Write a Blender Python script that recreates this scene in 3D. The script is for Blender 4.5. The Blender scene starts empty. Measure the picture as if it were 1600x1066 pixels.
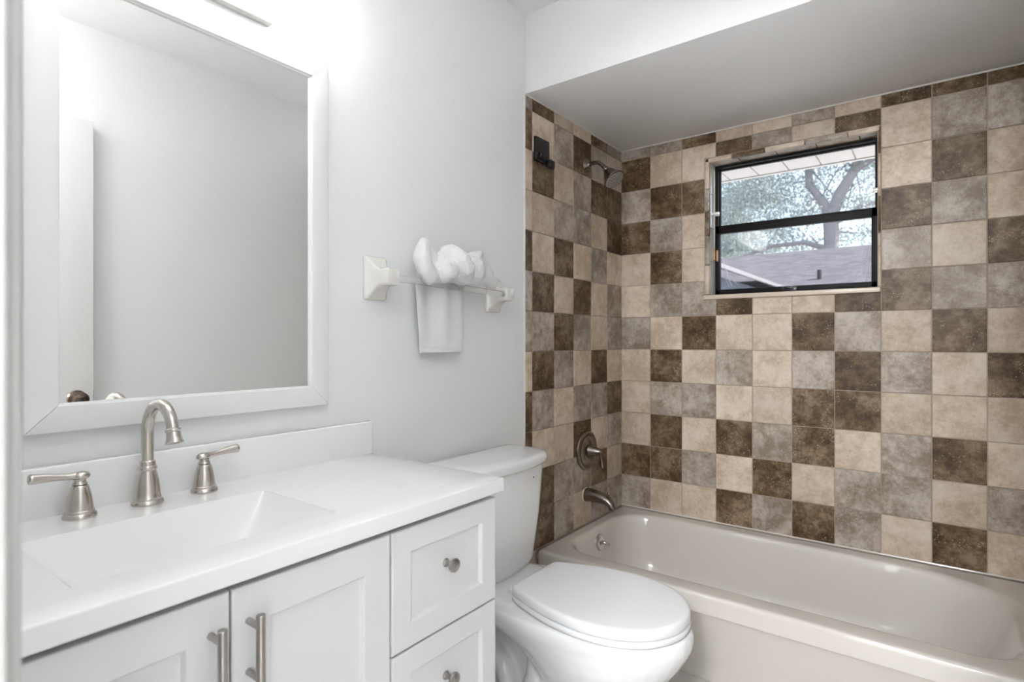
import bpy, bmesh, math, random
from math import radians as R, sin, cos, pi
from mathutils import Vector, Matrix

random.seed(7)
SC = bpy.context.scene
COL = SC.collection
CZ = 1.11                      # camera height above the floor
YB = 2.514                     # face of the tiled window wall (camera stands at y = 0)

# ------------------------------------------------------------------ camera
cam = bpy.data.objects.new('camera', bpy.data.cameras.new('camera'))
COL.objects.link(cam)
cam.location = (1.228, 0.0, CZ)
cam.rotation_euler = (R(90), 0, R(37.0))
cam.data.sensor_width = 36.0
cam.data.lens = 877.0 / 1600.0 * 36.0
cam.data.clip_start = 0.01
cam.data.dof.use_dof = True
cam.data.dof.focus_distance = 1.45
cam.data.dof.aperture_fstop = 5.0
SC.camera = cam

# ------------------------------------------------------------------ world, sun, exposure
SC.view_settings.view_transform = 'Standard'
SC.view_settings.look = 'None'
SC.view_settings.gamma = 1.0
SC.view_settings.use_curve_mapping = False
SC.view_settings.exposure = 0.63

W = bpy.data.worlds.new('world'); SC.world = W; W.use_nodes = True
wn = W.node_tree; wn.nodes.clear()
sky = wn.nodes.new('ShaderNodeTexSky'); sky.sky_type = 'NISHITA'
sky.sun_disc = False; sky.sun_elevation = R(48); sky.sun_rotation = R(70)
sky.air_density = 1.0; sky.dust_density = 2.0; sky.ozone_density = 1.0
mixc = wn.nodes.new('ShaderNodeMix'); mixc.data_type = 'RGBA'
mixc.inputs[0].default_value = 0.45
mixc.inputs[7].default_value = (5.2, 5.5, 5.8, 1)       # thin bright cloud veil
bg = wn.nodes.new('ShaderNodeBackground'); bg.inputs[1].default_value = 0.235
wo = wn.nodes.new('ShaderNodeOutputWorld')
wn.links.new(sky.outputs[0], mixc.inputs[6])
wn.links.new(mixc.outputs[2], bg.inputs[0]); wn.links.new(bg.outputs[0], wo.inputs[0])

sun = bpy.data.objects.new('sun', bpy.data.lights.new('sun', 'SUN'))
COL.objects.link(sun)
sun.data.energy = 5.8; sun.data.angle = R(1.0); sun.data.color = (1.0, 0.96, 0.9)
sun.rotation_euler = Vector((0.8, 0.1, 0.9)).to_track_quat('Z', 'Y').to_euler()

HALL_FILL = 130.0  # emission of the added hallway fill
CEILING_FILL = 7.6  # emission of the added fill by the doorway
VANITY_LAMP = 3.7

# ------------------------------------------------------------------ materials
def new_mat(name):
    m = bpy.data.materials.new(name); m.use_nodes = True
    return m, m.node_tree, m.node_tree.nodes['Principled BSDF']

def pbr(name, color, rough=0.5, metal=0.0, coat=0.0, bump=None, vary=0.0, spec=0.5, stretch=None):
    m, nt, b = new_mat(name)
    b.inputs['Base Color'].default_value = (*color, 1)
    b.inputs['Roughness'].default_value = rough
    b.inputs['Metallic'].default_value = metal
    b.inputs['Coat Weight'].default_value = coat
    b.inputs['Coat Roughness'].default_value = 0.08
    b.inputs['Specular IOR Level'].default_value = spec
    tc = nt.nodes.new('ShaderNodeTexCoord')
    src = tc.outputs['Object']
    if stretch:
        mp = nt.nodes.new('ShaderNodeMapping'); mp.inputs['Scale'].default_value = stretch
        nt.links.new(src, mp.inputs[0]); src = mp.outputs[0]
    if bump:
        n = nt.nodes.new('ShaderNodeTexNoise')
        n.inputs['Scale'].default_value = bump[0]; n.inputs['Detail'].default_value = 3
        nt.links.new(src, n.inputs['Vector'])
        bp = nt.nodes.new('ShaderNodeBump'); bp.inputs['Strength'].default_value = bump[1]
        bp.inputs['Distance'].default_value = bump[2] if len(bump) > 2 else 0.002
        nt.links.new(n.outputs[0], bp.inputs['Height']); nt.links.new(bp.outputs[0], b.inputs['Normal'])
    if vary:
        n = nt.nodes.new('ShaderNodeTexNoise'); n.inputs['Scale'].default_value = 3.0
        nt.links.new(src, n.inputs['Vector'])
        mx = nt.nodes.new('ShaderNodeMix'); mx.data_type = 'RGBA'
        mx.inputs[6].default_value = (*[c * (1 - vary) for c in color], 1)
        mx.inputs[7].default_value = (*[min(1, c * (1 + vary)) for c in color], 1)
        nt.links.new(n.outputs[0], mx.inputs[0]); nt.links.new(mx.outputs[2], b.inputs['Base Color'])
    return m

M = {}
M['wall'] = pbr('wall_paint', (0.87, 0.872, 0.875), 0.45, bump=(140, 0.25, 0.0012))
M['ceil'] = pbr('ceiling_paint', (0.93, 0.93, 0.935), 0.6, bump=(120, 0.2, 0.001))
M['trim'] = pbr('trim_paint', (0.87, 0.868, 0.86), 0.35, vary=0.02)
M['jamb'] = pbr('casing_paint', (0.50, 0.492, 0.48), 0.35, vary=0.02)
M['cab'] = pbr('cabinet_paint', (0.80, 0.80, 0.81), 0.35, vary=0.01)
M['gap'] = pbr('gap_shade_and_pipe_black', (0.03, 0.03, 0.03), 0.7, vary=0.05)  # shade of the cabinet gaps as a colour; also colours the vent pipe
M['top'] = pbr('cultured_marble', (0.94, 0.94, 0.935), 0.16, coat=0.5, vary=0.008)
M['china'] = pbr('vitreous_china', (0.88, 0.88, 0.88), 0.10, coat=0.5, vary=0.006)
M['seat'] = pbr('toilet_seat_plastic', (0.87, 0.87, 0.875), 0.2, vary=0.006)
M['tub'] = pbr('bone_enamel', (0.66, 0.615, 0.56), 0.12, coat=0.5, vary=0.012)
M['nickel'] = pbr('brushed_nickel', (0.56, 0.52, 0.48), 0.26, 1.0, bump=(400, 0.03, 0.0005), stretch=(1, 1, 0.08))
M['satin'] = pbr('satin_grey_plate', (0.45, 0.45, 0.44), 0.5, 0.4, vary=0.02)
M['pull'] = pbr('satin_steel', (0.40, 0.38, 0.36), 0.32, 1.0, bump=(400, 0.03, 0.0005), stretch=(1, 1, 0.08))
M['darknickel'] = pbr('aged_nickel', (0.25, 0.215, 0.185), 0.26, 1.0, vary=0.06)
M['chrome'] = pbr('chrome', (0.62, 0.61, 0.60), 0.10, 1.0, vary=0.02)
M['nozzle'] = pbr('nozzle_plate', (0.36, 0.34, 0.31), 0.4, 0.4, vary=0.05)
M['rubber'] = pbr('nozzle_rubber', (0.08, 0.08, 0.08), 0.6, vary=0.05)
M['bronze'] = pbr('bronze_knob', (0.16, 0.12, 0.095), 0.25, 1.0, vary=0.1)
M['black'] = pbr('black_plastic', (0.008, 0.008, 0.009), 0.35, vary=0.1)
M['alu'] = pbr('bronze_anodised_aluminium', (0.006, 0.005, 0.005), 0.5, 0.0, vary=0.2, spec=0.18)
M['steel'] = pbr('latch_steel', (0.75, 0.75, 0.72), 0.3, 0.7, vary=0.05)
M['brass'] = pbr('sash_pulley_brass', (0.45, 0.26, 0.14), 0.4, 0.3, vary=0.1)
M['ceramic'] = pbr('bone_ceramic', (0.78, 0.76, 0.71), 0.12, coat=0.4, vary=0.01)
M['towel'] = pbr('terry_cloth', (0.86, 0.86, 0.865), 0.95, bump=(420, 0.9, 0.003), vary=0.01, spec=0.1)
M['sill'] = pbr('sill_stone', (0.62, 0.52, 0.42), 0.3, vary=0.08, bump=(60, 0.2))
M['floor'] = pbr('floor_vinyl', (0.60, 0.565, 0.53), 0.4, vary=0.12, bump=(30, 0.2))
M['grout'] = pbr('grout', (0.42, 0.335, 0.27), 0.85, vary=0.08, bump=(300, 0.4))
M['caulk'] = pbr('caulk', (0.76, 0.73, 0.68), 0.5, vary=0.03)
M['shingle'] = pbr('roof_shingle', (0.40, 0.37, 0.42), 0.9, vary=0.1)
M['stucco'] = pbr('stucco_blue', (0.15, 0.17, 0.22), 0.9, vary=0.05, bump=(20, 0.3))
M['fascia'] = pbr('fascia_paint', (0.25, 0.235, 0.24), 0.6, vary=0.03)
M['eave'] = pbr('soffit_panel', (0.62, 0.605, 0.60), 0.6, vary=0.02)
M['grass'] = pbr('dry_lawn', (0.60, 0.57, 0.52), 0.95, vary=0.3, bump=(8, 0.6))
M['bark'] = pbr('oak_bark', (0.34, 0.315, 0.31), 0.95, vary=0.2, bump=(9, 0.8, 0.02))
M['film'] = pbr('crinkled_film', (0.85, 0.86, 0.92), 0.3, vary=0.02)

# roof shingles get rows
def shingle_rows():
    nt = M['shingle'].node_tree; b = nt.nodes['Principled BSDF']
    tc = nt.nodes.new('ShaderNodeTexCoord'); br = nt.nodes.new('ShaderNodeTexBrick')
    br.inputs['Color1'].default_value = (0.155, 0.14, 0.15, 1); br.inputs['Color2'].default_value = (0.095, 0.086, 0.096, 1)
    br.inputs['Mortar'].default_value = (0.08, 0.075, 0.085, 1)
    br.inputs['Scale'].default_value = 3.2; br.inputs['Mortar Size'].default_value = 0.025
    br.inputs['Brick Width'].default_value = 0.9; br.inputs['Row Height'].default_value = 0.42
    nt.links.new(tc.outputs['Object'], br.inputs['Vector']); nt.links.new(br.outputs[0], b.inputs['Base Color'])
shingle_rows()

def tile_mat(name, dark, mid, light):
    m, nt, b = new_mat(name)
    N = nt.nodes.new; L = nt.links.new
    tc = N('ShaderNodeTexCoord'); at = N('ShaderNodeAttribute'); at.attribute_name = 'seed'
    n1 = N('ShaderNodeTexNoise'); n1.noise_dimensions = '4D'
    n1.inputs['Scale'].default_value = 34; n1.inputs['Detail'].default_value = 9; n1.inputs['Roughness'].default_value = 0.78
    n2 = N('ShaderNodeTexNoise'); n2.noise_dimensions = '4D'
    n2.inputs['Scale'].default_value = 8; n2.inputs['Detail'].default_value = 2
    L(tc.outputs['Object'], n1.inputs['Vector']); L(at.outputs['Fac'], n1.inputs['W'])
    L(tc.outputs['Object'], n2.inputs['Vector']); L(at.outputs['Fac'], n2.inputs['W'])
    ad = N('ShaderNodeMath'); ad.operation = 'MULTIPLY_ADD'; ad.inputs[1].default_value = 0.62
    L(n1.outputs[0], ad.inputs[0])
    mu = N('ShaderNodeMath'); mu.operation = 'MULTIPLY'; mu.inputs[1].default_value = 0.38
    L(n2.outputs[0], mu.inputs[0]); L(mu.outputs[0], ad.inputs[2])
    cr = N('ShaderNodeValToRGB')
    e = cr.color_ramp.elements
    e[0].position = 0.425; e[0].color = (*dark, 1); e[1].position = 0.585; e[1].color = (*light, 1)
    k = e.new(0.5); k.color = (*mid, 1)
    L(ad.outputs[0], cr.inputs[0])
    vo = N('ShaderNodeTexVoronoi'); vo.inputs['Scale'].default_value = 120
    L(tc.outputs['Object'], vo.inputs['Vector'])
    lt = N('ShaderNodeMath'); lt.operation = 'LESS_THAN'; lt.inputs[1].default_value = 0.20
    L(vo.outputs['Distance'], lt.inputs[0])
    n3 = N('ShaderNodeTexNoise'); n3.inputs['Scale'].default_value = 16
    L(tc.outputs['Object'], n3.inputs['Vector'])
    gt = N('ShaderNodeMath'); gt.operation = 'GREATER_THAN'; gt.inputs[1].default_value = 0.56
    L(n3.outputs[0], gt.inputs[0])
    mm = N('ShaderNodeMath'); mm.operation = 'MULTIPLY'; L(lt.outputs[0], mm.inputs[0]); L(gt.outputs[0], mm.inputs[1])
    m2 = N('ShaderNodeMath'); m2.operation = 'MULTIPLY'; m2.inputs[1].default_value = 0.55; L(mm.outputs[0], m2.inputs[0])
    mx = N('ShaderNodeMix'); mx.data_type = 'RGBA'; mx.inputs[7].default_value = (0.66, 0.58, 0.48, 1)
    L(m2.outputs[0], mx.inputs[0]); L(cr.outputs[0], mx.inputs[6])
    # whole-tile shade differences
    sh = N('ShaderNodeMath'); sh.operation = 'FRACT'; L(at.outputs['Fac'], sh.inputs[0])
    s2 = N('ShaderNodeMath'); s2.operation = 'MULTIPLY_ADD'; s2.inputs[1].default_value = 0.20; s2.inputs[2].default_value = 0.90
    L(sh.outputs[0], s2.inputs[0])
    vm = N('ShaderNodeVectorMath'); vm.operation = 'SCALE'; L(mx.outputs[2], vm.inputs[0]); L(s2.outputs[0], vm.inputs['Scale'])
    L(vm.outputs[0], b.inputs['Base Color'])
    bp = N('ShaderNodeBump'); bp.inputs['Strength'].default_value = 0.25; bp.inputs['Distance'].default_value = 0.001
    L(n1.outputs[0], bp.inputs['Height']); L(bp.outputs[0], b.inputs['Normal'])
    b.inputs['Roughness'].default_value = 0.38; b.inputs['Specular IOR Level'].default_value = 0.22
    return m
M['tB'] = tile_mat('beige_stone_tile', (0.46, 0.36, 0.265), (0.585, 0.48, 0.375), (0.68, 0.585, 0.485))
M['tG'] = tile_mat('grey_stone_tile', (0.235, 0.185, 0.145), (0.37, 0.31, 0.255), (0.52, 0.46, 0.40))
M['tD'] = tile_mat('brown_stone_tile', (0.052, 0.029, 0.014), (0.128, 0.082, 0.043), (0.25, 0.183, 0.12))

def glass_mat():
    m = bpy.data.materials.new('window_glass'); m.use_nodes = True
    nt = m.node_tree; nt.nodes.clear()
    fr = nt.nodes.new('ShaderNodeFresnel'); fr.inputs[0].default_value = 1.45
    tr = nt.nodes.new('ShaderNodeBsdfTransparent'); tr.inputs[0].default_value = (0.95, 0.97, 1.0, 1)
    gl = nt.nodes.new('ShaderNodeBsdfGlossy'); gl.inputs['Roughness'].default_value = 0.0
    mx = nt.nodes.new('ShaderNodeMixShader'); out = nt.nodes.new('ShaderNodeOutputMaterial')
    nt.links.new(fr.outputs[0], mx.inputs[0]); nt.links.new(tr.outputs[0], mx.inputs[1])
    nt.links.new(gl.outputs[0], mx.inputs[2]); nt.links.new(mx.outputs[0], out.inputs[0])
    return m
M['glass'] = glass_mat()

def mirror_mat():
    m = bpy.data.materials.new('silvered_glass'); m.use_nodes = True
    nt = m.node_tree; nt.nodes.clear()
    gl = nt.nodes.new('ShaderNodeBsdfGlossy'); gl.inputs['Roughness'].default_value = 0.0
    gl.inputs[0].default_value = (0.96, 0.965, 0.955, 1)
    out = nt.nodes.new('ShaderNodeOutputMaterial'); nt.links.new(gl.outputs[0], out.inputs[0])
    return m
M['mirror'] = mirror_mat()

def lamp_mat(name, color, strength):
    m, nt, b = new_mat(name)
    b.inputs['Base Color'].default_value = (0.85, 0.85, 0.85, 1); b.inputs['Roughness'].default_value = 0.3
    b.inputs['Emission Color'].default_value = (*color, 1); b.inputs['Emission Strength'].default_value = strength
    return m
M['lampA'] = lamp_mat('frosted_shade_lit', (1.0, 0.985, 0.965), VANITY_LAMP)

M['fillB'] = lamp_mat('ceiling_fill_glow', (0.945, 0.975, 1.0), CEILING_FILL)
M['fillC'] = lamp_mat('hall_fill_glow', (0.945, 0.975, 1.0), HALL_FILL)

def acrylic_mat():
    m, nt, b = new_mat('clear_acrylic')
    b.inputs['Base Color'].default_value = (0.97, 0.97, 0.97, 1); b.inputs['Roughness'].default_value = 0.08
    b.inputs['Transmission Weight'].default_value = 0.85; b.inputs['IOR'].default_value = 1.3
    return m
M['acrylic'] = acrylic_mat()

def leaf_mat(name, c):
    m, nt, b = new_mat(name)
    at = nt.nodes.new('ShaderNodeAttribute'); at.attribute_name = 'seed'
    mx = nt.nodes.new('ShaderNodeMix'); mx.data_type = 'RGBA'
    mx.inputs[6].default_value = (*[v * 0.6 for v in c], 1); mx.inputs[7].default_value = (*[min(1, v * 1.35) for v in c], 1)
    nt.links.new(at.outputs['Fac'], mx.inputs[0]); nt.links.new(mx.outputs[2], b.inputs['Base Color'])
    b.inputs['Roughness'].default_value = 0.5
    return m
M['leaf'] = leaf_mat('oak_leaves', (0.48, 0.53, 0.49))

# ------------------------------------------------------------------ mesh helpers
def link(name, me, mats, parent=None):
    o = bpy.data.objects.new(name, me); COL.objects.link(o)
    for m in (mats if isinstance(mats, (list, tuple)) else [mats]): me.materials.append(m)
    if parent is not None:
        o.parent = parent
        base = parent.location if parent.parent is None else parent.matrix_parent_inverse.inverted().translation
        root = parent
        while root.parent is not None: root = root.parent
        if parent is root: o.matrix_parent_inverse = Matrix.Translation(-root.location)
        # meshes are modelled in place: a sub-part under an in-place part needs no offset
    return o

def obj(name, bm, mats, parent=None, smooth=35):
    bmesh.ops.recalc_face_normals(bm, faces=bm.faces)
    me = bpy.data.meshes.new(name); bm.to_mesh(me); bm.free()
    if smooth:
        me.shade_smooth(); me.set_sharp_from_angle(angle=R(smooth))
    else: me.shade_flat()
    return link(name, me, mats, parent)

def NB(): return bmesh.new()

def box(bm, x0, x1, y0, y1, z0, z1, bev=0.0, seg=2, rot=None):
    r = bmesh.ops.create_cube(bm, size=1.0)
    vs = r['verts']
    for v in vs:
        v.co = Vector(((x0 + x1) / 2 + v.co.x * (x1 - x0), (y0 + y1) / 2 + v.co.y * (y1 - y0), (z0 + z1) / 2 + v.co.z * (z1 - z0)))
        if rot is not None: v.co = rot @ v.co
    if bev > 0:
        es = list({e for v in vs for e in v.link_edges})
        bmesh.ops.bevel(bm, geom=es, offset=bev, segments=seg, profile=0.5, affect='EDGES', clamp_overlap=True)

def loft(bm, rings, cap0=True, cap1=True, closed=True):
    vr = [[bm.verts.new(p) for p in ring] for ring in rings]
    n = len(vr[0])
    for a, b in zip(vr, vr[1:]):
        for i in range(n if closed else n - 1):
            j = (i + 1) % n
            bm.faces.new((a[i], a[j], b[j], b[i]))
    if cap0: bm.faces.new(list(reversed(vr[0])))
    if cap1: bm.faces.new(vr[-1])
    return vr

def frame_for(d):
    d = d.normalized()
    up = Vector((0, 0, 1)) if abs(d.z) < 0.9 else Vector((1, 0, 0))
    s = d.cross(up).normalized()
    return s, s.cross(d).normalized()

def tube(bm, pts, radii, seg=16, cap=True, squash=None):
    pts = [Vector(p) for p in pts]
    if not isinstance(radii, (list, tuple)): radii = [radii] * len(pts)
    rings = []; s = None
    for i, p in enumerate(pts):
        d = (pts[min(i + 1, len(pts) - 1)] - pts[max(i - 1, 0)]).normalized()
        if s is None: s, u = frame_for(d)
        else:
            s = (s - d * s.dot(d)).normalized(); u = s.cross(d).normalized()
        k = squash if squash else 1.0
        rings.append([p + (s * cos(2 * pi * j / seg) * radii[i] + u * sin(2 * pi * j / seg) * radii[i] * k) for j in range(seg)])
    loft(bm, rings, cap, cap)

def lathe(bm, prof, origin, axis=(0, 0, 1), seg=32):
    """prof: list of (radius, distance along axis)"""
    a = Vector(axis).normalized(); s, u = frame_for(a); o = Vector(origin)
    rings = [[o + a * h + (s * cos(2 * pi * j / seg) + u * sin(2 * pi * j / seg)) * max(r, 1e-5) for j in range(seg)] for r, h in prof]
    loft(bm, rings, True, True)

def ellipsoid(bm, c, r, rot=None, seg=20):
    c = Vector(c)
    g = bmesh.ops.create_uvsphere(bm, u_segments=seg, v_segments=seg // 2, radius=1.0)
    for v in g['verts']:
        p = Vector((v.co.x * r[0], v.co.y * r[1], v.co.z * r[2]))
        if rot is not None: p = rot @ p
        v.co = c + p

def rrect(x0, x1, y0, y1, z, radii, arc=12, st=6):
    """rounded rectangle ring, corners (x1y1, x0y1, x0y0, x1y0)"""
    pts = []
    cs = [((x1, y1), 0), ((x0, y1), 90), ((x0, y0), 180), ((x1, y0), 270)]
    sg = [(-1, -1), (1, -1), (1, 1), (-1, 1)]
    arcs = []
    for ((cx, cy), a0), (sx, sy), rr in zip(cs, sg, radii):
        rx, ry = rr if isinstance(rr, tuple) else (rr, rr)
        ox, oy = cx + sx * rx, cy + sy * ry
        arcs.append([(ox + rx * cos(R(a0 + 90 * k / arc)), oy + ry * sin(R(a0 + 90 * k / arc))) for k in range(arc + 1)])
    for i in range(4):
        pts += arcs[i]
        p, q = arcs[i][-1], arcs[(i + 1) % 4][0]
        for k in range(1, st): pts.append((p[0] + (q[0] - p[0]) * k / st, p[1] + (q[1] - p[1]) * k / st))
    return [Vector((x, y, z)) for x, y in pts]

def profile_x(bm, prof, x0, x1, n=1):
    """open (y,z) profile swept along x"""
    rows = [[bm.verts.new((x0 + (x1 - x0) * i / n, y, z)) for y, z in prof] for i in range(n + 1)]
    for a, b in zip(rows, rows[1:]):
        for i in range(len(prof) - 1): bm.faces.new((a[i], a[i + 1], b[i + 1], b[i]))

def empty(name, loc, label, cat, group=None):
    o = bpy.data.objects.new(name, None); COL.objects.link(o); o.location = loc
    o.empty_display_size = 0.05
    o['label'] = label; o['category'] = cat
    if group: o['group'] = group
    return o

def tag(o, label, cat, group=None, kind=None):
    o['label'] = label; o['category'] = cat
    if group: o['group'] = group
    if kind: o['kind'] = kind
    return o

def struct(o, label, cat):
    o['kind'] = 'structure'; o['label'] = label; o['category'] = cat
    return o

# ------------------------------------------------------------------ room shell
CE = CZ + 1.2206               # ceiling
SO = CZ + 0.925                # underside of the bulkhead over the tub
YH = 1.709                     # front face of the bulkhead
XR, XA = 1.42, 1.524           # room side wall, alcove end wall
YF = 0.0705                     # inner face of the doorway wall
WX0, WX1, WZ0, WZ1 = 0.408, 1.067, CZ + 0.185, CZ + 0.812   # window opening (outside of its tile border)

b = NB(); box(b, -0.12, 0.0, -0.16, 2.70, 0, 2.6)
wall_left = struct(obj('wall_left', b, M['wall'], smooth=0), 'pale grey painted wall behind the mirror and toilet', 'wall')

b = NB()
for (x0, x1, z0, z1) in ((-0.0, WX0 + 0.008, 0, SO + .1), (WX1 - 0.001, XA, 0, SO + .1), (WX0 + 0.008, WX1 - 0.001, 0, WZ0 + 0.008), (WX0 + 0.008, WX1 - 0.001, WZ1 - 0.008, SO + .1)):
    box(b, x0, x1, YB + 0.008, 2.68, z0, z1)
wall_back = struct(obj('wall_back', b, M['grout'], smooth=0), 'tiled wall with the small black window above the tub', 'wall')

b = NB()
box(b, XR, XA + 0.12, -0.16, YH, 0, 2.6)
box(b, XA, XA + 0.12, YH, 2.70, 0, 2.6)
struct(obj('wall_right', b, M['wall'], smooth=0), 'pale grey wall seen in the mirror', 'wall')

b = NB()
box(b, 0.0, 0.852, -0.045, YF, 0, CE)
box(b, 0.852, XR, -0.045, YF, 2.06, CE)
struct(obj('wall_front', b, M['wall'], smooth=0), 'doorway wall at the left edge of the photo', 'wall')

b = NB(); box(b, -0.12, XA + .12, -0.16, 2.68, -0.10, 0.0)
struct(obj('floor', b, M['floor'], smooth=0), 'grey brown floor between the toilet and the tub', 'floor')
b = NB(); box(b, 0.0, XR, -0.16, YH, CE, CE + 0.1)
struct(obj('ceiling', b, M['ceil'], smooth=0), 'white ceiling above the vanity', 'ceiling')
b = NB(); box(b, 0.0, XA, YH, 2.68, SO, CE + 0.1, 0.004, 2)
bh = struct(obj('wall_bulkhead', b, [M['ceil'], M['wall']], smooth=30), 'dropped bulkhead over the bathtub alcove', 'bulkhead')
for f in bh.data.polygons:
    if f.normal.y < -.7: f.material_index = 1        # one paint; the underside is toned lighter to offset the shade there
# roof deck so that the sun stays outside
b = NB(); box(b, -1.2, 3.0, -0.16, 2.68, CE + 0.12, CE + 0.2)
struct(obj('roof', b, M['fascia'], smooth=0), 'roof deck over the bathroom', 'roof')

# doorway casing (close to the lens, far left)
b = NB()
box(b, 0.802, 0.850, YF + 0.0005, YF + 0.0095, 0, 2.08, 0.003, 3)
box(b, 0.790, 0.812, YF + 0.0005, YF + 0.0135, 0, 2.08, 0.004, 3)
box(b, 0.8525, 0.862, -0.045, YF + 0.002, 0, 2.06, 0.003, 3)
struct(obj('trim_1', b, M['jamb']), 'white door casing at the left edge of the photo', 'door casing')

# ------------------------------------------------------------------ tiles
P = 0.1524
KINDS = 'BGD'
def ortho_tile(bm, poly, base, u, v, n, kind, seedlay, gap=0.0015, ch=0.0014, h=0.0045, h2=0.0012):
    """poly: counter-clockwise orthogonal polygon in (u,v)"""
    m = len(poly)
    def off(t):
        out = []
        for i in range(m):
            p0, p, p1 = poly[i - 1], poly[i], poly[(i + 1) % m]
            e0 = (p[0] - p0[0], p[1] - p0[1]); e1 = (p1[0] - p[0], p1[1] - p[1])
            l0 = math.hypot(*e0); l1 = math.hypot(*e1)
            n0 = (-e0[1] / l0, e0[0] / l0); n1 = (-e1[1] / l1, e1[0] / l1)
            out.append((p[0] + (n0[0] + n1[0]) * t, p[1] + (n0[1] + n1[1]) * t))
        return out
    sd = random.random() * 90
    lv = []
    for t, hh in ((gap, 0.0), (gap, h - h2), (gap + ch, h)):
        lv.append([bm.verts.new(base + u * a + v * c + n * hh) for a, c in off(t)])
    fs = []
    for a, c in zip(lv, lv[1:]):
        for i in range(m):
            j = (i + 1) % m
            fs.append(bm.faces.new((a[i], a[j], c[j], c[i])))
    fs.append(bm.faces.new(lv[-1]))
    for f in fs:
        f.material_index = KINDS.index(kind); f[seedlay] = sd

def rect(a0, a1, c0, c1): return [(a0, c0), (a1, c0), (a1, c1), (a0, c1)]

TZ = CZ + 0.1128               # tile line k = 0
# rows listed from the bulkhead downwards: the cut row, k = -5 ... 5
BACK = ['GDGDBBGBBBDG', 'GBDGDGBDGDDB', 'DBDBBGDBGBGB', 'BDGBGDBGBDBD', 'BGBGBBBBBGDG', 'GBGBDBDGDDBD', 'BDBDGDGDDBGG', 'DBBDGDBGBGGB', 'DGDGBGDBBDBD', 'DGBBDGBDBBGB']
LEFT = ['GDBBDGGBDDBG', 'DBDBBDGDGBDD', 'BGBGDBDGBBGG', 'BDGGBDGBGDGB', 'DGDBGBBDGBDG', 'GBDDBGGBDGBG']

def tile_rows():
    out = []
    for r in range(12):
        top = SO - 0.002 if r == 0 else TZ - (r - 6) * P
        bot = TZ - (r - 5) * P
        out.append((bot, top))
    return out

bm = NB(); sl = bm.faces.layers.float.new('seed')
base = Vector((0, YB + 0.0045, 0)); uu, vv, nn = Vector((1, 0, 0)), Vector((0, 0, 1)), Vector((0, -1, 0))
for c, colr in enumerate(BACK):
    x0, x1 = c * P, (c + 1) * P
    if c == 9: x1 = XA - 0.002
    for (z0, z1), k in zip(tile_rows(), colr):
        if x1 <= WX0 or x0 >= WX1 - 0.005 or z1 <= WZ0 or z0 >= WZ1: poly = rect(x0, x1, z0, z1)
        elif x0 < WX0:
            if z0 >= WZ0 and z1 <= WZ1: poly = rect(x0, WX0, z0, z1)
            elif z0 < WZ0: poly = [(x0, z0), (x1, z0), (x1, WZ0), (WX0, WZ0), (WX0, z1), (x0, z1)]
            else: poly = [(x0, z0), (WX0, z0), (WX0, WZ1), (x1, WZ1), (x1, z1), (x0, z1)]
        elif z0 < WZ0: poly = rect(x0, x1, z0, WZ0)
        elif z1 > WZ1: poly = rect(x0, x1, WZ1, z1)
        else: continue
        ortho_tile(bm, poly, base, uu, vv, nn, k, sl)
obj('tile_facing', bm, [M['tB'], M['tG'], M['tD']], wall_back, smooth=0)
b = NB(); 
for (x0, x1, z0, z1) in ((0, WX0 + .012, 0.28, SO), (WX1 - .012, XA, .28, SO), (WX0 + .012, WX1 - .012, .28, WZ0 + .012), (WX0 + .012, WX1 - .012, WZ1 - .012, SO)):
    box(b, x0, x1, YB + 0.0032, YB + 0.0078, z0, z1)
obj('grout_bed', b, M['grout'], wall_back, smooth=0)

# left (plumbing) wall, tile face at x = 0.006
YL = [YB - 5 * P - 0.047, YB - 5 * P, YB - 4 * P, YB - 3 * P, YB - 2 * P, YB - P, YB - 0.001]
bm = NB(); sl = bm.faces.layers.float.new('seed')
base = Vector((0.0015, 0, 0)); uu, vv, nn = Vector((0, 1, 0)), Vector((0, 0, 1)), Vector((1, 0, 0))
for c, colr in enumerate(LEFT):
    for (z0, z1), k in zip(tile_rows(), colr):
        ortho_tile(bm, rect(YL[c], YL[c + 1], z0, z1), base, uu, vv, nn, k, sl)
for r, k in enumerate('BGB'):                       # strip carries on to the floor beside the tub
    zt = TZ - 6 * P - r * P
    ortho_tile(bm, rect(YL[0], YL[0] + 0.064, max(0.002, zt - P), zt), base, uu, vv, nn, k, sl)
obj('tile_facing', bm, [M['tB'], M['tG'], M['tD']], wall_left, smooth=0)
b = NB()
box(b, 0.0002, 0.0028, YL[0] + .0006, YB, 0.0, SO)
obj('grout_bed', b, M['grout'], wall_left, smooth=0)
b = NB(); tube(b, [(0.0015, YL[0] - 0.0006, 0.0), (0.0015, YL[0] - 0.0006, SO)], 0.0038, 10)
obj('caulk_bead', b, M['caulk'], wall_left)
b = NB()
tube(b, [(0.004, YB - .002, SO - .001), (XA, YB - .002, SO - .001)], 0.004, 8)
tube(b, [(0.006, YL[0], SO - .001), (0.006, YB, SO - .001)], 0.004, 8)
obj('caulk_bead', b, M['caulk'], wall_back)
b = NB(); tube(b, [(0.002, YB - .002, 0.312), (XA, YB - .002, 0.312)], 0.0035, 8)
obj('caulk_bead', b, M['tub'], wall_back)
# alcove end wall
bm = NB(); sl = bm.faces.layers.float.new('seed')
base = Vector((XA - .0005, 0, 0)); uu, vv, nn = Vector((0, -1, 0)), Vector((0, 0, 1)), Vector((-1, 0, 0))
for c in range(5):
    for (z0, z1) in tile_rows():
        ortho_tile(bm, rect(-(YB - c * P), -(YB - (c + 1) * P), z0, z1), base, uu, vv, nn, random.choice('BBGD'), sl)
obj('tile_facing', bm, [M['tB'], M['tG'], M['tD']], bpy.data.objects['wall_right'], smooth=0)

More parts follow.
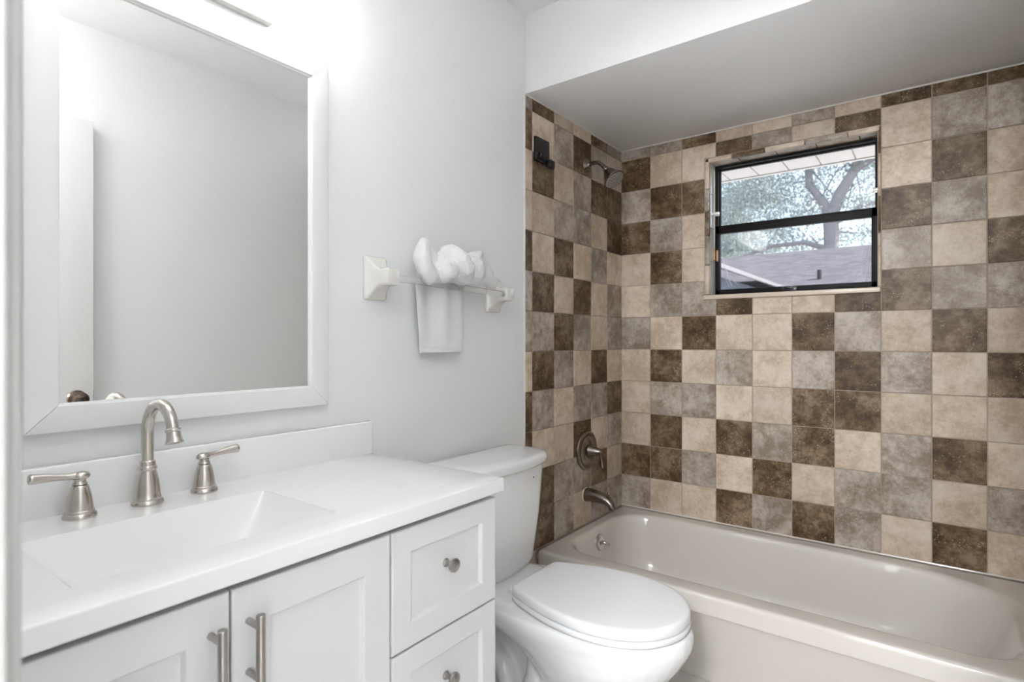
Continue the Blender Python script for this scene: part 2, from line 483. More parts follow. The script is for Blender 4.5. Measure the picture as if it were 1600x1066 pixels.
# ------------------------------------------------------------------ window
win = empty('window_1', ((WX0 + WX1) / 2, YB + .09, WZ0), 'black framed single hung window in the tiled wall', 'window')
win['kind'] = 'structure'
TB = 0.021                     # width of the tile border
FX0, FX1, FZ0, FZ1 = WX0 + TB, WX1 - 0.010, WZ0 + TB, WZ1 - TB
FY = YB + 0.080                # room side of the frame
# border: short bullnose pieces
bm = NB(); sl = bm.faces.layers.float.new('seed')
def piece(x0, x1, z0, z1, y0, y1, k):
    n0 = len(bm.faces)
    box(bm, x0, x1, y0, y1, z0, z1, 0.004, 2)
    bm.faces.ensure_lookup_table()
    sd = random.random() * 90
    for f in bm.faces[n0:]: f.material_index = KINDS.index(k); f[sl] = sd
zb = WZ0 + TB
for k, (a, c) in zip('BGDGB', ((0, .13), (.13, .26), (.26, .37), (.37, .47), (.47, WZ1 - zb))):
    piece(WX0 + .001, WX0 + TB, zb + a + .0008, zb + c - .0008, YB - 0.002, YB + 0.02, k)
for k, (a, c) in zip('BBDBD', ((0, .15), (.15, .20), (.20, .34), (.34, .50), (.50, WZ1 - zb))):
    piece(WX1 - 0.010, WX1 - .001, zb + a + .0008, zb + c - .0008, YB - 0.002, YB + 0.02, k)
xa = WX0 + .001
for k, w in zip('BDBGB', (.115, .135, .15, .15, .106)):
    piece(xa + .0008, xa + w - .0008, WZ1 - TB, WZ1 - .001, YB - 0.002, YB + 0.02, k); xa += w
# reveals
xa = WX0 + .001
for k, w in zip('GGGBG', (.135, .15, .15, .15, .07)):
    piece(xa + .0006, xa + w - .0006, WZ1 - TB + .002, WZ1 - TB + .012, YB + 0.0205, FY + .04, k); xa += w
za = zb
for k, w in zip('BBBB', (.15, .15, .15, .145)):
    piece(WX1 - 0.009, WX1 - .002, za + .0006, za + w - .0006, YB + 0.0205, FY + .03, k); za += w
obj('tile_border', bm, [M['tB'], M['tG'], M['tD']], win, smooth=30)
b = NB(); za = zb
for w in (.15, .15, .15, .145):
    box(b, WX0 + TB - .012, WX0 + TB - .001, YB + 0.0205, FY + .001, za + .0006, za + w - .0006, .001, 1); za += w
obj('white_reveal', b, M['ceramic'], win)
b = NB(); box(b, WX0 - .002, WX1 - 0.001, YB - 0.012, FY + .02, WZ0 - 0.002, WZ0 + TB - 0.003, 0.004, 3)
obj('window_sill', b, M['sill'], win)

ZM = CZ + 0.499                # meeting rail
b = NB()
fw = 0.013
for (x0, x1, z0, z1) in ((FX0, FX0 + fw, FZ0, FZ1), (FX1 - fw, FX1, FZ0, FZ1), (FX0, FX1, FZ1 - 0.010, FZ1), (FX0, FX1, FZ0, FZ0 + 0.010)):
    box(b, x0, x1, FY, FY + 0.05, z0, z1, 0.0015, 1)
obj('window_frame', b, M['alu'], win)
b = NB()
box(b, FX0 + fw, FX1 - fw, FY + .026, FY + .042, ZM - .01, ZM + .018, .0015, 1)
for (x0, x1) in ((FX0 + fw, FX0 + fw + .004), (FX1 - fw - .004, FX1 - fw)): box(b, x0, x1, FY + .026, FY + .042, ZM, FZ1 - .008, .001, 1)
box(b, FX0 + fw, FX1 - fw, FY + .026, FY + .042, FZ1 - .016, FZ1 - .009, .001, 1)
us = obj('upper_sash', b, M['alu'], win)
b = NB(); box(b, FX0 + fw + .002, FX1 - fw - .002, FY + .033, FY + .036, ZM, FZ1 - .010)
obj('glass_pane', b, M['glass'], us, smooth=0)
b = NB()
LX0, LX1, LZ0, LZ1 = FX0 + .004, FX1 - .002, FZ0 + .004, ZM + .021
sw = 0.017
for (x0, x1, z0, z1) in ((LX0, LX0 + sw, LZ0, LZ1), (LX1 - sw - .008, LX1, LZ0, LZ1), (LX0, LX1, LZ1 - .036, LZ1), (LX0, LX1, LZ0, LZ0 + .022)):
    box(b, x0, x1, FY - .004, FY + .022, z0, z1, .002, 2)
ls = obj('lower_sash', b, M['alu'], win)
b = NB(); box(b, LX0 + sw - .003, LX1 - sw - .003, FY + .008, FY + .011, LZ0 + .018, LZ1 - .03)
obj('glass_pane', b, M['glass'], ls, smooth=0)
b = NB(); box(b, .708, .770, FY - .020, FY - .004, LZ0 - .001, LZ0 + .018, .003, 2); box(b, .722, .756, FY - .026, FY - .012, LZ0 + .008, LZ0 + .018, .002, 2)
obj('sash_latch', b, M['black'], ls)
for x, s in ((FX0 + .008, 1), (FX1 - .008, -1)):
    b = NB(); z = CZ + .575 if s > 0 else CZ + .585
    box(b, x - .014, x + .014, FY - .014, FY - .001, z - .004, z + .008, .002, 2)
    box(b, x + s * .006 - .011, x + s * .006 + .011, FY - .020, FY - .012, z - .012, z - .006, .002, 2)
    obj('side_clip', b, M['steel'], win)
b = NB(); box(b, FX0 - .006, FX0 + .004, FY - .014, FY - .002, CZ + .365, CZ + .415, .002, 2); box(b, FX0 + .007, FX0 + .017, FY - .010, FY - .0045, CZ + .36, CZ + .41, .002, 2)
obj('side_catch', b, M['brass'], win)
b = NB(); tube(b, [(FX0 - .004, FY - .012, FZ1 - .004), (FX0 + .001, FY - .010, FZ1 - .03), (FX0 + .001, FY - .008, CZ + .6), (FX0 - .001, FY - .008, CZ + .42)], .0022, 8)
obj('sash_cord', b, M['caulk'], win)
# creases of plastic film at both lower corners of the lower pane
b = NB()
def crease(pts, w=.0032):
    tube(b, [(x, FY + .0068, z) for x, z in pts], [w * .3] + [w] * (len(pts) - 2) + [w * .3], 6, squash=0.25)
lz = LZ0 + .024
for pts in ([(.462, lz + .15), (.470, lz + .09), (.485, lz + .04), (.505, lz + .004)],
            [(.474, lz + .11), (.483, lz + .06), (.500, lz + .02), (.520, lz + .003)],
            [(.468, lz + .07), (.476, lz + .04), (.492, lz + .006)],
            [(.49, lz + .07), (.51, lz + .035), (.535, lz + .006)],
            [(1.022, lz + .155), (1.012, lz + .09), (.99, lz + .04), (.962, lz + .004)],
            [(1.026, lz + .10), (1.012, lz + .06), (.985, lz + .02), (.965, lz + .004)],
            [(1.022, lz + .085), (1.018, lz + .04), (1.012, lz + .005)]):
    crease(pts)
obj('film_crease', b, M['film'], ls)

# ------------------------------------------------------------------ bathtub
TR = CZ - 0.8016               # rim height
TY0, TY1 = YB - 0.735, YB - 0.001
tub = empty('bathtub', (XA / 2, (TY0 + TY1) / 2, 0), 'long bone coloured enamel bathtub along the tiled wall under the window', 'bathtub')
bm = NB()
TX0, TX1 = 0.0072, XA - 0.006
def ring(ix0, ix1, iy0, iy1, z, k=1.0):
    return rrect(ix0, ix1, iy0, iy1, z, ((.30 * k, .21 * k), (.17 * k, .15 * k), (.13 * k, .13 * k), (.16 * k, .15 * k)), 14, 8)
def outer(z, ins=0.0):
    return rrect(TX0 + ins, TX1 - ins, TY0 + ins, TY1 - ins, z, (.008, .008, .012, .012), 14, 8)
rings = [outer(TR - .06), outer(TR - .016), outer(TR - .009, .0012), outer(TR - .004, .004), outer(TR - .001, .009), outer(TR, .016)]
inx0, inx1, iny0, iny1 = .062, 1.440, TY0 + .078, TY1 - .070
for d, z in ((-.012, .0), (-.006, -.0006), (0, -.003), (.005, -.008), (.009, -.016), (.013, -.03), (.022, -.08), (.034, -.15), (.046, -.20), (.062, -.235), (.085, -.253), (.115, -.262), (.16, -.266)):
    e = max(d, 0)
    rings.append(ring(inx0 + d * .9, inx1 - d - e * 1.6, iny0 + d * .8, iny1 - d * .8, TR + z, 1 - .6 * e))
loft(bm, rings, False, True)
prof = [(TY0, TR - .016), (TY0 + .0014, TR - .024), (TY0 + .0045, TR - .036), (TY0 + .0105, TR - .06), (TY0 + .071, .001), (TY0 + .10, .001)]
profile_x(bm, prof, TX0, TX1)
obj('tub_shell', bm, M['tub'], tub, smooth=50)
# overflow plate with trip lever
b = NB()
oc = Vector((.0835, 2.150, TR - .062)); ax = Vector((1, 0, .22)).normalized()
lathe(b, [(.035, -.012), (.036, 0), (.035, .004), (.031, .0065), (.020, .0075), (.0, .008)], oc, ax, 32)
op = obj('overflow_plate', b, M['chrome'], tub)
b = NB(); tube(b, [oc + ax * .006, oc + ax * .016, oc + Vector((.036, .014, -.008))], [.007, .006, .005], 12)
obj('trip_lever', b, M['chrome'], op)

# ------------------------------------------------------------------ plumbing wall fittings
YP = 2.160
XT = 0.0062
# shower
zf = CZ + .769
sh = empty('overhead_shower', (XT, YP, zf), 'aged nickel shower head on a bent arm high on the tiled wall', 'shower head')
b = NB(); lathe(b, [(.030, 0), (.031, .003), (.028, .007), (.016, .014), (.0125, .020), (.0, .020)], (XT, YP, zf), (1, 0, 0), 28)
obj('flange', b, M['darknickel'], sh)
b = NB(); arm = [(XT, zf)]; 
pts = [Vector((XT, YP, zf)), Vector((.030, YP, zf + .003)), Vector((.052, YP, zf + .004)), Vector((.068, YP, zf + .001)), Vector((.082, YP, zf - .009)), Vector((.094, YP, zf - .022)), Vector((.103, YP, zf - .034))]
tube(b, pts, .0092, 16)
obj('shower_arm', b, M['darknickel'], sh)
ha = Vector((.62, -.05, -.78)).normalized(); h0 = Vector((.099, YP, zf - .028))
b = NB(); lathe(b, [(.011, 0), (.0135, .002), (.0135, .010), (.012, .013), (.017, .018), (.022, .024), (.028, .037), (.037, .055), (.0445, .066), (.0475, .070), (.0475, .076), (.045, .078), (.043, .076), (.0, .0755)], h0, ha, 36)
hd = obj('spray_head', b, M['darknickel'], sh)
b = NB(); lathe(b, [(.0, .0745), (.0425, .0748), (.042, .078), (.036, .0795), (.0, .0800)], h0, ha, 36)
fc = obj('spray_face', b, M['nozzle'], hd)
b = NB(); s_, u_ = frame_for(ha)
for rr, cnt in ((.010, 5), (.021, 10), (.033, 16)):
    for i in range(cnt):
        a = 2 * pi * i / cnt + rr * 40
        c = h0 + ha * .078 + (s_ * cos(a) + u_ * sin(a)) * rr
        lathe(b, [(.0026, 0), (.0024, .0025), (.0, .0032)], c, ha, 8)
obj('nozzles', b, M['rubber'], fc)
# valve
zv = CZ - .479
vt = empty('shower_valve', (XT, YP, zv), 'round aged nickel shower valve with a small lever above the tub spout', 'shower valve')
b = NB(); lathe(b, [(.084, 0), (.086, .004), (.084, .010), (.076, .014), (.068, .012), (.062, .010), (.056, .013), (.045, .017), (.034, .019), (.0, .019)], (XT, YP, zv), (1, 0, 0), 48)
obj('escutcheon', b, M['darknickel'], vt)
b = NB(); lathe(b, [(.027, .018), (.029, .022), (.027, .028), (.021, .044), (.016, .060), (.012, .068), (.010, .074), (.0, .076)], (XT, YP, zv), (1, 0, 0), 32)
hb = obj('handle_hub', b, M['darknickel'], vt)
b = NB(); lx = XT + .069
ellipsoid(b, (lx, YP, zv), (.011, .011, .011))
tube(b, [(lx, YP, zv), (lx + .003, YP + .002, zv - .018), (lx + .006, YP + .004, zv - .042), (lx + .008, YP + .005, zv - .066), (lx + .008, YP + .005, zv - .070)], [.0075, .006, .0072, .0085, .005], 16)
obj('lever', b, M['darknickel'], hb)
# spout
zs = CZ - .673
ts = empty('tub_spout', (XT, YP, zs), 'aged nickel tub spout with a pull knob over the bathtub rim', 'tub spout')
b = NB()
path = [(XT, zs, .030, .030), (.030, zs + .002, .029, .029), (.062, zs, .026, .027), (.092, zs - .005, .022, .025), (.114, zs - .013, .019, .022), (.128, zs - .024, .017, .019), (.133, zs - .036, .016, .017), (.133, zs - .044, .0155, .0165)]
rings = []
for i, (x, z, ra, rb) in enumerate(path):
    q0 = path[max(i - 1, 0)]; q1 = path[min(i + 1, len(path) - 1)]
    d = Vector((q1[0] - q0[0], 0, q1[1] - q0[1])).normalized(); up = Vector((-d.z, 0, d.x))
    rings.append([Vector((x, YP, z)) + Vector((0, 1, 0)) * cos(2 * pi * j / 24) * rb + up * sin(2 * pi * j / 24) * ra for j in range(24)])
loft(b, rings)
obj('spout_body', b, M['darknickel'], ts, smooth=45)
b = NB(); lathe(b, [(.004, -.004), (.004, .010), (.008, .013), (.009, .017), (.007, .021), (.0, .022)], (.118, YP, zs + .004), (0, 0, 1), 16)
obj('diverter_knob', b, M['darknickel'], ts)
b = NB(); lathe(b, [(.0315, 0), (.0315, .0015), (.030, .003), (.0, .003)], (XT - .0004, YP, zs), (1, 0, 0), 28)
obj('caulk_ring', b, M['caulk'], ts)
# black bracket on the first tile column
bk = empty('wall_bracket', (XT, 1.808, CZ + .74), 'small black plastic wall bracket high on the tiles left of the shower head', 'bracket')
b = NB(); box(b, XT, XT + .012, 1.757, 1.852, CZ + .690, CZ + .782, .003, 2)
obj('backplate', b, M['black'], bk)
b = NB(); box(b, XT + .010, XT + .024, 1.775, 1.800, CZ + .700, CZ + .722, .004, 2)
obj('catch', b, M['black'], bk)
b = NB(); box(b, XT + .010, XT + .030, 1.826, 1.866, CZ + .676, CZ + .706, .005, 2)
obj('clip', b, M['black'], bk)

# ------------------------------------------------------------------ toilet
TYC = 1.380
to = empty('toilet', (0.40, TYC, 0), 'white two piece toilet with closed lid between the vanity and the tub', 'toilet')
TT = CZ - .362                 # top of tank lid
def tank_ring(xb, xf, hw, z, bow, rc, n=14):
    """plan outline: flat back, bowed front"""
    pts = []
    fr = []
    for i in range(2 * n + 1):
        t = -1 + i / n
        y = t * hw
        x = xf + bow * (1 - t * t) - bow
        k = max(0.0, (abs(t) - (1 - rc / hw)) / (rc / hw))
        x -= rc * (1 - math.sqrt(max(0, 1 - k * k))) * 0.9
        fr.append((x, TYC + y))
    pts = fr + [(xb + .012, TYC + hw), (xb, TYC + hw - .012)] + [(xb, TYC - hw + .012), (xb + .012, TYC - hw)]
    return [Vector((x, y, z)) for x, y in pts]
bm = NB()
rs = []
for z, xf, hw in ((TT - .385, .150, .135), (TT - .380, .165, .150), (TT - .368, .178, .162), (TT - .345, .186, .170), (TT - .20, .200, .186), (TT - .038, .208, .198)):
    rs.append(tank_ring(.022, xf, hw, z, .022, .045))
loft(bm, rs)
obj('tank', bm, M['china'], to, smooth=50)
bm = NB(); rs = []
for z, g in ((TT - .040, -.004), (TT - .038, .004), (TT - .030, .010), (TT - .016, .0115), (TT - .008, .009), (TT - .003, .003), (TT - .0005, -.006), (TT + .001, -.03)):
    rs.append(tank_ring(.018 - min(g, 0), .216 + g, .202 + g, z, .030, .060))
loft(bm, rs)
obj('tank_lid', bm, M['china'], to, smooth=50)
b = NB(); lathe(b, [(.0075, -.004), (.0075, .001), (.006, .0015), (.0, .0016)], (.2018, TYC + .092, TT - .073), (1, .05, .03), 16)
lathe(b, [(.0022, .0), (.0020, .003), (.0, .0032)], (.2018, TYC + .092, TT - .073), (1, .05, .03), 8)
tb = obj('lever_hole_plug', b, M['china'], to)
b = NB(); lathe(b, [(.0024, .0), (.0022, .0036), (.0, .0038)], (.2018, TYC + .092, TT - .073), (1, .05, .03), 8)
obj('plug_centre', b, M['black'], tb)

RZ = CZ - .738                 # bowl rim
def egg(xb, xt, hw, z, n=40, back=.62, yo=0.0):
    """elongated egg outline: xb back, xt tip, hw half width"""
    pts = []
    xm = xb + (xt - xb) * .47
    for i in range(n):
        a = 2 * pi * i / n
        cx, sy = cos(a), sin(a)
        if cx >= 0: x = xm + (xt - xm) * cx; y = hw * (abs(sy) ** .96) * (1 if sy >= 0 else -1)
        else:
            x = xm + (xm - xb) * -(abs(cx) ** .62); y = hw * (1 - (1 - back) * abs(cx) ** 2.2) * (abs(sy) ** .55) * (1 if sy >= 0 else -1)
        pts.append(Vector((x, TYC + y + yo, z)))
    return pts
bm = NB()
rs = [egg(.05, .742, .183, RZ - .000), egg(.048, .746, .187, RZ - .010), egg(.048, .746, .187, RZ - .030), egg(.07, .741, .182, RZ - .045), egg(.15, .732, .176, RZ - .062), egg(.23, .712, .165, RZ - .095),
      egg(.29, .676, .145, RZ - .145), egg(.32, .628, .116, RZ - .20), egg(.31, .590, .096, RZ - .25), egg(.24, .572, .090, RZ - .30), egg(.17, .57, .098, RZ - .34), egg(.15, .572, .110, .012), egg(.15, .574, .112, .0)]
rs = [egg(.06, .73, .17, RZ + .0015)] + rs
loft(bm, rs)
# deck under the tank
box(bm, .030, .30, TYC - .150, TYC + .150, RZ - .050, RZ + .006, .018, 3)
# core behind the trapway, then its relief on both flanks
loft(bm, [egg(.10, .50, .062, z) for z in (.002, .12, RZ - .12, RZ - .045)])
# relief
for s in (-1, 1):
    y = TYC + s * .085
    y = TYC + s * .078
    tube(bm, [(.46, y, RZ - .10), (.415, y, RZ - .145), (.395, y, RZ - .20), (.405, y, RZ - .26), (.425, y, RZ - .32), (.43, y, .03)], [.026, .032, .035, .035, .033, .030], 16)
    tube(bm, [(.27, y, RZ - .075), (.315, y, RZ - .10), (.338, y, RZ - .145), (.335, y, RZ - .20), (.315, y, RZ - .25), (.315, y, RZ - .31), (.33, y, .03)], [.024, .028, .031, .032, .032, .032, .03], 16)
    tube(bm, [(.245, y, .03), (.24, y, RZ - .27), (.215, y, RZ - .205), (.17, y, RZ - .175), (.125, y, RZ - .20), (.11, y, RZ - .26), (.11, y, .03)], [.028, .030, .032, .034, .034, .034, .034], 16)
bw = obj('bowl', bm, M['china'], to, smooth=60)
rm = bw.modifiers.new('blend', 'REMESH'); rm.mode = 'VOXEL'; rm.voxel_size = 0.006; rm.use_smooth_shade = True
sm = bw.modifiers.new('relax', 'SMOOTH'); sm.factor = 0.5; sm.iterations = 8
SZ = CZ - .690                 # top of closed lid
HALF = [(.268, 0), (.268, .05), (.268, .092), (.271, .108), (.284, .119), (.33, .138), (.40, .161), (.47, .175), (.53, .1785), (.59, .170), (.645, .149), (.69, .113), (.718, .070), (.731, .033), (.734, 0)]
def seat_outline(z, off, n=6):
    """closed outline of the seat, pushed outwards by off"""
    full = HALF + [(x, -y) for x, y in reversed(HALF[1:-1])]
    m = len(full); out = []
    for i in range(m):
        p0, p1, p2, p3 = (Vector((*full[(i + k) % m], 0)) for k in (-1, 0, 1, 2))
        for k in range(n):
            t = k / n
            p = .5 * ((2 * p1) + (p2 - p0) * t + (2 * p0 - 5 * p1 + 4 * p2 - p3) * t * t + (3 * p1 - p0 - 3 * p2 + p3) * t ** 3)
            d = .5 * ((p2 - p0) + 2 * (2 * p0 - 5 * p1 + 4 * p2 - p3) * t + 3 * (3 * p1 - p0 - 3 * p2 + p3) * t * t)
            nrm = Vector((d.y, -d.x, 0)).normalized()
            c = Vector((.50, 0, 0))
            if nrm.dot(p - c) < 0: nrm = -nrm
            q = p + nrm * off if off > -.01 else p + nrm * -.007 + (c - p) * (-off - .007) / .2
            out.append(Vector((q.x, TYC + q.y, z)))
    return out
bm = NB()
loft(bm, [seat_outline(z, o) for z, o in ((RZ + .003, -.007), (RZ + .0045, -.001), (RZ + .0065, .0005), (RZ + .0165, .0005), (RZ + .0185, -.001), (RZ + .0195, -.007))])
obj('seat', bm, M['seat'], to, smooth=50)
bm = NB()
loft(bm, [seat_outline(z, o) for z, o in ((RZ + .0212, -.007), (RZ + .0228, -.001), (RZ + .027, 0), (SZ - .012, 0), (SZ - .007, -.001), (SZ - .0035, -.0032), (SZ - .0015, -.007), (SZ - .0005, -.013), (SZ, -.022), (SZ + .0006, -.06))])
obj('lid', bm, M['seat'], to, smooth=50)
for s in (-1, 1):
    b = NB(); box(b, .236, .266, TYC + s * .062 - .022, TYC + s * .062 + .022, RZ + .001, RZ + .020, .005, 3)
    obj('hinge', b, M['seat'], to)

# ------------------------------------------------------------------ vanity
VY0, VY1 = .098, .967
XV = .455                      # face of doors
CT = CZ - .3015                # countertop surface
va = empty('vanity_cabinet', (.22, (VY0 + VY1) / 2, 0), 'white shaker vanity cabinet with two doors and a stack of drawers', 'vanity')
b = NB()
ct0 = CT - .031
box(b, .004, XV - .021, VY0, VY0 + .016, .10, ct0 - .001)
box(b, .004, XV - .021, VY1 - .016, VY1, .0, ct0 - .001)
box(b, .004, XV - .021, VY0, VY1, .09, .106)
box(b, .004, .012, VY0 + .016, VY1 - .016, .10, ct0 - .001)
obj('carcass', b, M['cab'], va, smooth=0)
b = NB()
box(b, XV - .040, XV - .022, VY0 + .017, VY1 - .017, .107, ct0 - .002)
obj('gap_shade_board', b, M['gap'], va, smooth=0)  # painted near-black to stand in for shade between the fronts
b = NB(); box(b, XV - .08, XV - .065, VY0, VY1, 0, .089)
obj('toe_kick', b, M['cab'], va, smooth=0)
def shaker(name, y0, y1, z0, z1, st=.048):
    """five piece front with a sunk panel, rounded outer edge and sloped inner edge"""
    bm = NB()
    def r(i, x): return [Vector((x, y0 + i, z0 + i)), Vector((x, y1 - i, z0 + i)), Vector((x, y1 - i, z1 - i)), Vector((x, y0 + i, z1 - i))]
    loft(bm, [r(0, XV - .0205), r(0, XV - .0025), r(.0008, XV - .0008), r(.0025, XV), r(st, XV), r(st + .0015, XV - .001), r(st + .0050, XV - .0075), r(st + .0062, XV - .0082)], True, True)
    return obj(name, bm, M['cab'], va, smooth=25)
zt = CT - .0425; zb0 = .112
ysA, ysB = .3837, .6700
d1 = shaker('door', VY0 + .002, ysA - .0015, zb0, zt, .055)
d2 = shaker('door', ysA + .0015, ysB - .0035, zb0, zt, .055)
def pull(y, parent):
    b = NB(); x = XV + .033; z1 = CZ - .3762
    tube(b, [(x, y, z1 - .150), (x, y, z1 - .1492), (x, y, z1 - .0008), (x, y, z1)], [.0055, .0063, .0063, .0055], 20)
    for z in (z1 - .018, z1 - .090):
        tube(b, [(XV - .0005, y, z), (x, y, z)], .0048, 14)
    return obj('bar_pull', b, M['pull'], parent, smooth=40)
pull(.3565, d1); pull(.4085, d2)
z = zt
for i, hgt in enumerate((.221, .221, .221)):
    dr = shaker('drawer', ysB + .0010, VY1 - .001, max(z - hgt, zb0), z, .044)
    b = NB(); zc = z - hgt * .448
    x = XV - .0082
    lathe(b, [(.0085, 0), (.0085, .002), (.006, .004), (.0052, .012), (.007, .016), (.0125, .020), (.0140, .024), (.0130, .027), (.007, .0295), (.0, .030)], (x, .8165, zc), (1, 0, 0), 28)
    obj('knob', b, M['pull'], dr)
    z -= hgt + .004

# countertop with integral basin (height field)
cy0, cy1, cx0, cx1 = .086, .981, .003, .466
top = empty('countertop', ((cx0 + cx1) / 2, (cy0 + cy1) / 2, CT - .031), 'white cultured marble vanity top with a scooped integral sink', 'countertop')
BX0, BX1, BY0, BY1, BH = .140, .385, .222, .606, .115
def basin(x, y):
    if not (BX0 < x < BX1 and BY0 < y < BY1): return 0.0
    t = (y - (BY0 + BY1) / 2) / ((BY1 - BY0) / 2)
    f = 1.05 * (1 - abs(t) ** 2.3) ** .85
    tb_ = (x - BX0) / .050; tf = (BX1 - x) / .085
    d = (max(f, 1e-4) ** -4 + max(tb_ * 1.1, 1e-4) ** -4 + max(tf * .95, 1e-4) ** -4 + 1) ** -.25
    return -BH * max(0.0, d)
def samples(a, b_, n): return [a + (b_ - a) * i / n for i in range(n + 1)]
def dense(a, b_, n):            # denser near both ends
    return [a + (b_ - a) * (0.5 - 0.5 * cos(pi * i / n)) for i in range(n + 1)]
er = .004
xs = [cx0, .07] + dense(BX0, BX1, 60) + [.42, cx1 - er]
ys = [cy0 + er, .15] + dense(BY0, BY1, 80) + [.70, .85, cy1 - er]
bm = NB()
g = [[bm.verts.new((x, y, CT + basin(x, y))) for y in ys] for x in xs]
for i in range(len(xs) - 1):
    for j in range(len(ys) - 1):
        bm.faces.new((g[i][j], g[i + 1][j], g[i + 1][j + 1], g[i][j + 1]))
# rolled edge and underside
edge = [g[0][j] for j in range(len(ys))]
loopv = [g[i][0] for i in range(len(xs))] + [g[-1][j] for j in range(1, len(ys))] + [g[i][-1] for i in range(len(xs) - 2, -1, -1)]
prev = loopv
for dx, dz in ((.0025, -.0008), (.0037, -.0022), (er, -er), (er, -.029), (.002, -.031), (-.03, -.031)):
    cur = []
    for v in loopv:
        x, y = v.co.x, v.co.y
        nx = x + dx if x > cx1 - er - 1e-5 else x
        ny = y - dx if y < cy0 + er + 1e-5 else (y + dx if y > cy1 - er - 1e-5 else y)
        cur.append(bm.verts.new((nx, ny, CT + dz)))
    for i in range(len(loopv) - 1): bm.faces.new((prev[i], prev[i + 1], cur[i + 1], cur[i]))
    prev = cur
obj('top_slab', bm, M['top'], top, smooth=40)
b = NB(); box(b, .0025, .021, cy0 + .001, cy1 - .001, CT - .010, CT + .0865, .003, 3)
obj('backsplash', b, M['top'], top)
b = NB(); lathe(b, [(.021, 0), (.021, .002), (.018, .003), (.0, .0035)], ((BX0 + BX1) / 2 - .02, (BY0 + BY1) / 2, CT - BH + .0005), (0, 0, 1), 28)
obj('drain', b, M['nickel'], top)

# ------------------------------------------------------------------ faucet
FX, FYC = .062, .4245
fa = empty('sink_faucet', (FX, FYC, CT), 'brushed nickel widespread faucet with gooseneck spout and two lever handles', 'faucet')
bell = [(.0, 0), (.0258, 0), (.0264, .003), (.0252, .007), (.0228, .009), (.0228, .012), (.0215, .0135), (.0206, .020), (.0198, .030), (.0183, .042), (.0160, .054), (.0138, .0625), (.0150, .064), (.0156, .067), (.0150, .070), (.0135, .0715), (.0128, .079), (.0104, .081), (.0, .081)]
b = NB(); lathe(b, bell, (FX, FYC, CT), (0, 0, 1), 36)
obj('spout_base', b, M['nickel'], fa)
b = NB()
rA = .0555; zc = CT + .1325
pts = [Vector((FX, FYC, CT + .080)), Vector((FX, FYC, CT + .105)), Vector((FX, FYC, zc))]
for i in range(1, 22):
    a = pi - R(168) * i / 21
    pts.append(Vector((FX + rA + rA * cos(a), FYC, zc + rA * sin(a))))
tube(b, pts, [.0102] * 3 + [.0102 - .0004 * i / 21 for i in range(1, 22)], 22)
sp = obj('gooseneck_spout', b, M['nickel'], fa, smooth=50)
end = pts[-1]; dd = (pts[-1] - pts[-2]).normalized()
b = NB(); lathe(b, [(.0098, -.006), (.0125, -.004), (.0128, -.001), (.0112, .001), (.0112, .006), (.0125, .013), (.0146, .0185), (.0149, .020), (.0125, .0205), (.0, .017)], end, dd, 28)
obj('aerator', b, M['nickel'], sp)
def handle(y, s):
    b = NB()
    prof = [(.0, 0), (.0242, 0), (.0248, .003), (.0236, .007), (.0214, .009), (.0212, .012), (.0196, .0135), (.0190, .020), (.0178, .031), (.0158, .042), (.0134, .051), (.0118, .0545), (.0105, .0555), (.0, .0555)]
    lathe(b, prof, (FX - .003, y, CT), (0, 0, 1), 36)
    h = obj('handle', b, M['nickel'], fa)
    b = NB(); x = FX - .003
    lathe(b, [(.0, .055), (.0095, .0555), (.0115, .057), (.0100, .060), (.0085, .063), (.0095, .066), (.0, .068)], (x, y, CT), (0, 0, 1), 28)
    ellipsoid(b, (x, y - s * .002, CT + .0705), (.0105, .0135, .0075), None, 24)
    lp = [(x, y + s * .004, CT + .071), (x, y + s * .016, CT + .0715), (x, y + s * .030, CT + .0735), (x, y + s * .046, CT + .0755), (x, y + s * .062, CT + .0765), (x, y + s * .066, CT + .0768), (x, y + s * .0685, CT + .0769), (x, y + s * .0695, CT + .077)]
    tube(b, lp, [.0065, .0052, .0055, .0070, .0082, .0088, .0072, .003], 18)
    obj('lever', b, M['nickel'], h, smooth=50)
handle(FYC - .1025, -1); handle(FYC + .1025, 1)

# ------------------------------------------------------------------ mirror
MY0, MY1, MZ0, MZ1 = .2555, .842, CZ - .158, CZ + .690
mi = empty('mirror', (0, (MY0 + MY1) / 2, MZ0), 'large rectangular mirror in a wide white frame above the vanity', 'mirror')
bm = NB(); fwid = .0495
def fpt(k, d, x):                # corner k of an inset rectangle
    y = MY0 + d if k in (0, 3) else MY1 - d
    zz = MZ0 + d if k in (0, 1) else MZ1 - d
    return Vector((x, y, zz))
for k in range(4):
    j = (k + 1) % 4
    along = (fpt(j, 0, 0) - fpt(k, 0, 0)).normalized() * .0004
    sec = [(0, .002), (0, .019), (.0015, .0205), (.003, .021), (fwid - .006, .0225), (fwid - .004, .0220), (fwid - .0035, .017), (fwid, .0155), (fwid, .002)]
    ra = [fpt(k, d, x) + along for d, x in sec]; rb = [fpt(j, d, x) - along for d, x in sec]
    loft(bm, [ra, rb])
obj('frame', bm, M['trim'], mi, smooth=25)
b = NB(); box(b, .003, .012, MY0 + fwid - .004, MY1 - fwid + .004, MZ0 + fwid - .004, MZ1 - fwid + .004)
obj('mirror_glass', b, M['mirror'], mi, smooth=0)

